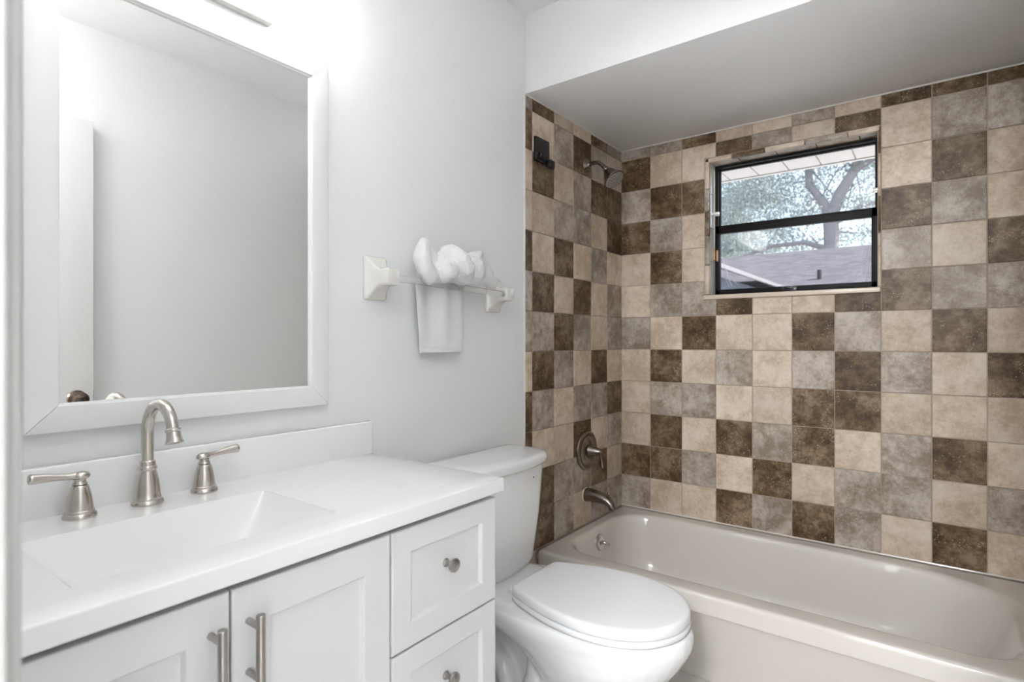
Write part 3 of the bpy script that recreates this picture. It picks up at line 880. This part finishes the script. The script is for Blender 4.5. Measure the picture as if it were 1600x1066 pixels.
# ------------------------------------------------------------------ vanity light
vl = empty('vanity_light', (.0, .549, CZ + .74), 'lit white glass bar light above the mirror', 'light fixture')
b = NB()
loft(b, [[Vector((x, p.x, p.y)) for p in [Vector((q.x, q.y, 0)) for q in rrect(.400, .702, CZ + .7235, CZ + .835, 0, (.012, .012, .012, .012), 6, 3)]] for x in (.001, .019, .022)])
obj('backplate', b, M['satin'], vl)
b = NB(); box(b, .050, .126, .268, .832, CZ + .742, CZ + .875, .012, 4)
obj('glass_shade', b, M['lampA'], vl)
for y in (.46, .64):
    b = NB(); tube(b, [(.021, y, CZ + .80), (.051, y, CZ + .80)], .009, 14)
    obj('arm', b, M['nickel'], vl)

# unseen fill lamp by the doorway, added to even out the light
LXc, LYc = 1.00, .28
cl = empty('ceiling_fill_light', (LXc, LYc, CE), 'added fill light, a round frosted drum on the ceiling out of view', 'light fixture')
b = NB(); lathe(b, [(.0, 0), (.075, 0), (.075, .018), (.02, .028), (.015, .07), (.0, .07)], (LXc, LYc, CE - .0005), (0, 0, -1), 32)
obj('fill_base', b, M['nickel'], cl)
b = NB(); lathe(b, [(.0, .06), (.11, .062), (.128, .072), (.13, .085), (.13, .165), (.125, .18), (.10, .19), (.05, .195), (.0, .196)], (LXc, LYc, CE), (0, 0, -1), 40)
obj('fill_diffuser', b, M['fillB'], cl)

# hallway behind the open doorway, with an unseen fill lamp added to brighten the tub alcove
b = NB()
box(b, -.30, -.20, -2.7, -.16, 0, CE); box(b, 2.5, 2.6, -2.7, -.16, 0, CE); box(b, -.30, 2.6, -2.8, -2.7, 0, CE)
box(b, XA + .12, 2.6, -.16, -.05, 0, CE); box(b, -.3, -.12, -.16, -.05, 0, CE)
struct(obj('wall_hall', b, M['wall'], smooth=0), 'pale hallway walls behind the doorway', 'wall')
b = NB(); box(b, -.3, 2.6, -2.8, -.16, -.1, 0)
struct(obj('floor_hall', b, M['floor'], smooth=0), 'hallway floor behind the doorway', 'floor')
b = NB(); box(b, -.3, 2.6, -2.8, -.16, CE, CE + .1)
struct(obj('ceiling_hall', b, M['ceil'], smooth=0), 'hallway ceiling behind the doorway', 'ceiling')
hx, hy = 1.35, -1.35
hl = empty('hall_fill_light', (hx, hy, CE), 'added fill light, a white drum hanging unseen in the hallway', 'light fixture')
b = NB(); lathe(b, [(.0, 0), (.06, 0), (.06, .02), (.008, .03), (.008, .16), (.0, .16)], (hx, hy, CE - .0005), (0, 0, -1), 24)
obj('fill_canopy', b, M['nickel'], hl)
b = NB(); lathe(b, [(.0, .15), (.15, .152), (.17, .162), (.17, .34), (.155, .35), (.0, .352)], (hx, hy, CE), (0, 0, -1), 40)
obj('fill_shade', b, M['fillC'], hl)

# ------------------------------------------------------------------ open door (seen in the mirror)
dx0, dx1 = 1.372, 1.407
do = empty('door_1', (1.39, .10, 0), 'open white door standing against the side wall, seen in the mirror', 'door')
do['kind'] = 'structure'
b = NB(); box(b, dx0, dx1, .11, .753, .012, CZ + .8417, .002, 2)
obj('door_leaf', b, M['trim'], do)
b = NB()
kc = (dx0, .700, CZ - .217)
lathe(b, [(.0, 0), (.031, 0), (.032, .003), (.028, .008), (.014, .012), (.0115, .022), (.013, .028), (.022, .034), (.0265, .043), (.0265, .052), (.022, .060), (.010, .0635), (.009, .062), (.0, .062)], kc, (-1, 0, 0), 32)
kn = obj('door_knob', b, M['bronze'], do)
b = NB(); lathe(b, [(.0, 0), (.0055, 0), (.005, .003), (.0, .003)], (dx0 - .0625, .700, CZ - .217), (-1, 0, 0), 14)
obj('lock_button', b, M['black'], kn)
b = NB(); box(b, dx0 + .008, dx0 + .026, .7525, .756, CZ - .245, CZ - .19, .001, 1)
obj('latch_plate', b, M['bronze'], do)

# ------------------------------------------------------------------ towel bar and towel
YA, YZ = 1.000, 1.512
ZA, ZZ = CZ + .171, CZ + .158
XB = .066
bar = empty('towel_bar', (0, (YA + YZ) / 2, CZ + .165), 'bone ceramic towel bar with a clear rod on the wall above the toilet', 'towel bar')
def post(y, z):
    bm = NB()
    def sq(x, hy, hz, r): return [Vector((x, q.x, q.y)) for q in rrect(y - hy, y + hy, z - hz, z + hz, 0, (r, r, r, r), 5, 3)]
    rs = [sq(.001, .037, .058, .006), sq(.006, .0385, .0595, .007), (sq(.010, .037, .058, .008)), sq(.013, .0335, .054, .008), sq(.016, .031, .050, .008), sq(.022, .0275, .042, .008), sq(.030, .0245, .033, .008), sq(.040, .0225, .0265, .008), sq(.048, .0215, .0235, .008),
          sq(.052, .022, .0235, .007), sq(.078, .0215, .0225, .007), sq(.083, .020, .021, .007), sq(.0845, .017, .018, .006)]
    loft(bm, rs)
    return obj('post', bm, M['ceramic'], bar, smooth=40)
post(YA, ZA); post(YZ, ZZ)
b = NB()
p0, p1 = Vector((XB, YA + .020, ZA)), Vector((XB, YZ - .020, ZZ))
hh = .0095
loft(b, [[p + Vector((q[0], 0, q[1])) for q in [(-hh, -hh + .002), (-hh + .002, -hh), (hh - .002, -hh), (hh, -hh + .002), (hh, hh - .002), (hh - .002, hh), (-hh + .002, hh), (-hh, hh - .002)]] for p in (p0, p1)])
obj('rod', b, M['acrylic'], bar, smooth=30)

# towel knotted over the rod: three blended folds and a hanging tail
tw = empty('hand_towel', (XB, 1.25, CZ + .165), 'white terry hand towel knotted over the clear towel rod', 'towel')
bm = NB()
zb_ = CZ
def tw_tube(pts, rad, sq=None): tube(bm, [(x, y, zb_ + z) for x, y, z in pts], rad, 18, squash=sq)
# left ear
tw_tube([(.085, 1.165, .190), (.088, 1.130, .185), (.088, 1.108, .200), (.085, 1.100, .230), (.080, 1.108, .262), (.076, 1.116, .282), (.075, 1.117, .290)], [.022, .026, .027, .027, .021, .014, .008])
tw_tube([(.070, 1.155, .195), (.070, 1.145, .225), (.070, 1.135, .255), (.072, 1.122, .275)], [.034, .030, .022, .014])
# knot
ellipsoid(bm, (.080, 1.235, zb_ + .216), (.046, .095, .045), Matrix.Rotation(R(-8), 3, 'X'))
ellipsoid(bm, (.100, 1.180, zb_ + .203), (.036, .044, .034), Matrix.Rotation(R(25), 3, 'X'))
tw_tube([(.070, 1.195, .262), (.100, 1.205, .262), (.126, 1.222, .238), (.126, 1.240, .212), (.108, 1.262, .190), (.080, 1.27, .184)], [.016, .022, .026, .027, .022, .014])
ellipsoid(bm, (.084, 1.300, zb_ + .218), (.046, .060, .046), Matrix.Rotation(R(-15), 3, 'X'))
# right ear
tw_tube([(.078, 1.28, .225), (.078, 1.33, .232), (.078, 1.360, .222), (.080, 1.395, .200), (.084, 1.418, .184)], [.034, .036, .036, .026, .010])
tw_tube([(.070, 1.31, .235), (.070, 1.345, .258), (.070, 1.365, .276), (.070, 1.375, .282)], [.034, .028, .016, .008])
tw_tube([(.084, 1.30, .200), (.088, 1.35, .196), (.090, 1.40, .186), (.090, 1.420, .178)], [.026, .024, .018, .009])
kn_ = obj('knot', bm, M['towel'], tw)
rm = kn_.modifiers.new('blend', 'REMESH'); rm.mode = 'VOXEL'; rm.voxel_size = 0.0035; rm.use_smooth_shade = True
s1 = kn_.modifiers.new('relax', 'SMOOTH'); s1.factor = 0.5; s1.iterations = 9
tx = bpy.data.textures.new('cloth_folds', 'CLOUDS'); tx.noise_scale = 0.045
d1_ = kn_.modifiers.new('folds', 'DISPLACE'); d1_.texture = tx; d1_.strength = 0.010; d1_.mid_level = 0.5
tx2 = bpy.data.textures.new('terry', 'CLOUDS'); tx2.noise_scale = 0.005
d2_ = kn_.modifiers.new('pile', 'DISPLACE'); d2_.texture = tx2; d2_.strength = 0.0028; d2_.mid_level = 0.5
# tail behind the rod
bm = NB()
ny, nz = 40, 50
def tail(i, j, side):
    t = i / ny; k = j / nz
    z = .215 - k * .250
    wid0, wid1 = 1.130 + .012 * k, 1.295 + .020 * k ** .5 * (1 if k > .25 else k / .25)
    y = wid0 + (wid1 - wid0) * t
    v = t - (.40 + .16 * k)                                   # one deep slanting fold
    x = .036 + .017 * math.tanh(v * 10) * (1 - .8 * k) + .0035 * cos(t * pi * 3.4 + .5 + k) * (.4 + .6 * k) + .004 * (1 - k) * sin(t * pi * 5)
    x += .014 * max(0, 1 - k / .22)
    th = .0048 * math.sqrt(max(0.02, 1 - (2 * t - 1) ** 6))
    if .90 < k < .955: th *= .55
    return Vector((x + side * th, y, zb_ + z))
ga = [[bm.verts.new(tail(i, j, 1)) for i in range(ny + 1)] for j in range(nz + 1)]
gb = [[bm.verts.new(tail(i, j, -1)) for i in range(ny + 1)] for j in range(nz + 1)]
for j in range(nz):
    for i in range(ny):
        bm.faces.new((ga[j][i], ga[j][i + 1], ga[j + 1][i + 1], ga[j + 1][i]))
        bm.faces.new((gb[j][i + 1], gb[j][i], gb[j + 1][i], gb[j + 1][i + 1]))
    bm.faces.new((ga[j][0], ga[j + 1][0], gb[j + 1][0], gb[j][0])); bm.faces.new((ga[j + 1][ny], ga[j][ny], gb[j][ny], gb[j + 1][ny]))
for i in range(ny):
    bm.faces.new((ga[0][i + 1], ga[0][i], gb[0][i], gb[0][i + 1])); bm.faces.new((ga[nz][i], ga[nz][i + 1], gb[nz][i + 1], gb[nz][i]))
tl = obj('hanging_end', bm, M['towel'], tw, smooth=60)
sd = tl.modifiers.new('fine', 'SUBSURF'); sd.levels = 2; sd.render_levels = 2
d3 = tl.modifiers.new('pile', 'DISPLACE'); d3.texture = tx2; d3.strength = 0.0011; d3.mid_level = 0.5

# ------------------------------------------------------------------ outside
bm = NB()
for i in range(-8, 22):
    box(bm, i * .152 + .002, (i + 1) * .152 - .002, 2.685, 3.27, CZ + .909, CZ + .918, .003, 1)
box(bm, -1.3, 3.4, 2.685, 3.275, CZ + .9185, CZ + .93)
box(bm, -1.3, 3.4, 3.275, 3.30, CZ + .905, CZ + 1.06)
struct(obj('eave_overhang', bm, M['eave'], smooth=30), 'white panelled eave seen through the top of the window', 'eave')
b = NB(); box(b, -60, 60, 2.72, 90, -.35, -.25)
struct(obj('lawn', b, M['grass'], smooth=0), 'grass yard outside the window', 'lawn')

# neighbouring house: long roof parallel to the window and a wing coming forward on the left
ho = empty('neighbour_house', (-3, 18, -.25), 'grey shingled house beyond the window below the oak tree', 'house')
EZ, RG = CZ + 1.47, CZ + 2.93
bm = NB()
def slab(p, t=.08):
    p = [Vector(q) for q in p]
    n = (p[1] - p[0]).cross(p[2] - p[0]).normalized()
    if n.z < 0: n = -n
    loft(bm, [[q - n * t for q in p], p])
slab([(-12, 16.5, EZ), (14, 16.5, EZ), (14, 20.2, RG), (-12, 20.2, RG)])
slab([(-12, 20.2, RG), (14, 20.2, RG), (14, 24.0, EZ), (-12, 24.0, EZ)])
slab([(-2.0, 8.5, EZ), (-2.0, 17.2, EZ), (-5.6, 17.2, RG), (-5.6, 8.5, RG)])
slab([(-5.6, 8.5, RG), (-5.6, 17.2, RG), (-9.2, 17.2, EZ), (-9.2, 8.5, EZ)])
obj('roof', bm, M['shingle'], ho, smooth=0)
b = NB()
box(b, -2.0, 14, 16.44, 16.50, EZ - .20, EZ - .01)
box(b, -2.03, -1.97, 8.5, 16.44, EZ - .09, EZ - .01)
obj('fascia', b, M['fascia'], ho, smooth=0)
b = NB()
box(b, -2.45, 13.6, 17.0, 23.5, -.25, EZ - .1); box(b, -8.7, -2.45, 9.0, 17.0, -.25, EZ - .1)
obj('wall', b, M['stucco'], ho, smooth=0)
b = NB(); tube(b, [(-1.25, 17.0, EZ + .05), (-1.25, 17.0, EZ + .44)], .055, 14)
obj('vent_pipe', b, M['gap'], ho)

# trees
def tree(name, x, y, limbs, centres, nleaf, label, leaf=.15, seed=1):
    rnd = random.Random(seed)
    root = empty(name, (x, y, -.25), label, 'tree', None)
    bm = NB()
    ends = []
    for pts, rad in limbs:
        tube(bm, [(x + a, y + c, z) for a, c, z in pts], rad, 10)
        ends.append(pts)
    # twigs from limbs into the crown
    for (cx, cy_, cz_, cr) in centres:
        for _ in range(max(2, int(cr * 1.8))):
            pl = rnd.choice(limbs)[0]; k = rnd.randrange(1, len(pl)) if len(pl) > 1 else 0
            s0 = Vector((x + pl[k][0], y + pl[k][1], pl[k][2]))
            d = Vector((rnd.gauss(0, 1), rnd.gauss(0, 1), rnd.gauss(0, .7))).normalized() * cr * rnd.uniform(.3, .9)
            e = Vector((x + cx, y + cy_, cz_)) + d
            if (e - s0).length > 3.2: continue
            md = s0.lerp(e, .5) + Vector((rnd.gauss(0, .25), rnd.gauss(0, .25), rnd.gauss(.1, .25)))
            tube(bm, [s0, s0.lerp(md, .5), md, md.lerp(e, .5) + Vector((0, 0, rnd.gauss(0, .12))), e], [.030, .026, .020, .014, .007], 6)
    obj('trunk', bm, M['bark'], root)
    vol = sum(c[3] ** 3 for c in centres)
    verts = []; faces = []; seeds = []
    for (cx, cy_, cz_, cr) in centres:
        n = int(nleaf * cr ** 3 / vol)
        ncl = max(4, n // 26)
        for _ in range(ncl):
            d = Vector((rnd.gauss(0, 1), rnd.gauss(0, 1), rnd.gauss(0, 1))).normalized() * cr * rnd.random() ** .4
            cc = Vector((x + cx, y + cy_, cz_)) + Vector((d.x, d.y, d.z * .75))
            sdv = rnd.random()
            for _k in range(26):
                p = cc + Vector((rnd.gauss(0, .24), rnd.gauss(0, .24), rnd.gauss(0, .16)))
                a = Vector((rnd.gauss(0, 1), rnd.gauss(0, 1), rnd.gauss(0, 1))).normalized()
                c2 = a.cross(Vector((rnd.gauss(0, 1), rnd.gauss(0, 1), rnd.gauss(0, 1)))).normalized()
                l = leaf * rnd.uniform(.6, 1.2); w = l * .42
                i0 = len(verts)
                verts += [p - a * l * .5, p + c2 * w * .5, p + a * l * .5, p - c2 * w * .5]
                faces.append((i0, i0 + 1, i0 + 2, i0 + 3)); seeds.append(min(1, max(0, sdv * .6 + rnd.random() * .4)))
    me = bpy.data.meshes.new('foliage'); me.from_pydata(verts, [], faces)
    at = me.attributes.new('seed', 'FLOAT', 'FACE'); at.data.foreach_set('value', seeds)
    link('foliage', me, M['leaf'], root)
    return root

tree('oak_tree', -1.95, 24.5,
     [([(0, 0, -.3), (-.02, 0, 2.5), (0, 0, 4.2), (.02, 0, 5.3), (-.05, 0, 6.1)], [.34, .26, .25, .27, .26]),
      ([(-.03, 0, 5.9), (-.35, 0, 6.6), (-.75, .1, 7.2), (-.80, .1, 8.0), (-1.3, .1, 8.6), (-2.1, .2, 9.0)], [.22, .16, .15, .13, .11, .06]),
      ([(.0, 0, 5.9), (.35, 0, 6.8), (.8, .1, 7.6), (1.1, .2, 8.6), (1.6, .3, 9.8)], [.25, .20, .17, .14, .08]),
      ([(.8, 0, 7.5), (1.6, -.2, 7.9), (2.6, -.2, 8.1), (3.6, 0, 8.6)], [.12, .09, .07, .04]),
      ([(0, 0, 4.6), (-.9, -.2, 4.95), (-2.0, -.3, 4.9), (-3.2, -.2, 4.6), (-4.5, 0, 4.5)], [.13, .09, .08, .06, .03]),
      ([(.1, 0, 5.6), (1.1, -.3, 6.1), (2.3, -.3, 6.3), (3.4, -.3, 6.9)], [.11, .08, .06, .03])],
     [(-3.2, 0, 7.0, 1.9), (-4.2, .5, 5.6, 1.5), (-1.2, .5, 8.6, 1.6), (1.0, .3, 8.7, 1.5), (2.8, .3, 7.2, 1.3), (2.6, 0, 9.4, 1.6), (-3.0, 0, 9.6, 2.0), (0, 0, 10.6, 2.2), (1.9, .4, 5.6, 1.0), (-2.0, .3, 5.2, 1.1),
      (-.6, 1.0, 7.1, 1.1), (.9, 1.1, 6.6, 1.1), (1.4, .9, 7.8, 1.0), (-1.6, .9, 6.2, 1.2), (-2.6, .5, 7.6, 1.3), (.6, 1.2, 5.2, .8), (1.7, .9, 5.0, .8), (-.9, 1.2, 5.1, .8), (-3.6, .4, 5.2, 1.2), (.4, -.8, 7.9, .7), (-.5, -.9, 6.2, .45), (1.1, -.7, 6.0, .5)],
     46000, 'large oak with a forked grey trunk right of centre beyond the window', .135, 3)
tree('leafy_tree', -8.8, 33.0,
     [([(0, 0, -.3), (.1, 0, 3), (.2, 0, 5), (.6, 0, 7), (1.2, 0, 9)], [.28, .22, .19, .13, .05]),
      ([(.15, 0, 4.2), (-.8, 0, 5.6), (-1.8, 0, 7.2)], [.14, .10, .05]), ([(.2, 0, 4.8), (1.5, 0, 5.8), (2.8, 0, 6.4)], [.13, .09, .05])],
     [(0, 0, 7.6, 2.4), (-2.3, 0, 6.5, 2.0), (2.2, 0, 6.3, 1.7), (0, 0, 5.4, 1.8), (1.4, 0, 9.4, 2.0)],
     22000, 'dense green tree at the left side of the window view', .16, 5)
tree('low_tree', 3.6, 30.0,
     [([(0, 0, -.3), (0, 0, 3), (.2, 0, 5), (.3, 0, 6.6)], [.24, .18, .14, .05]), ([(.1, 0, 4), (-1.3, 0, 5.6)], [.1, .05]), ([(.1, 0, 4.4), (1.2, 0, 6)], [.1, .05])],
     [(0, 0, 5.9, 1.8), (-1.6, 0, 5.3, 1.4), (1.6, 0, 5.8, 1.6)],
     9000, 'lower leafy tree behind the roof at the right side of the window view', .16, 9)
tree('far_tree', -2.0, 38.0,
     [([(0, 0, -.3), (0, 0, 3), (.2, 0, 5)], [.24, .18, .10]), ([(.1, 0, 4), (-1.3, 0, 5.6)], [.1, .05]), ([(.1, 0, 4.4), (1.2, 0, 5.6)], [.1, .05])],
     [(0, 0, 5.2, 1.5), (-2.0, 0, 5.4, 1.6), (-4.2, 0, 5.6, 1.7)],
     8000, 'pale distant tree just above the roof ridge behind the oak', .16, 12)
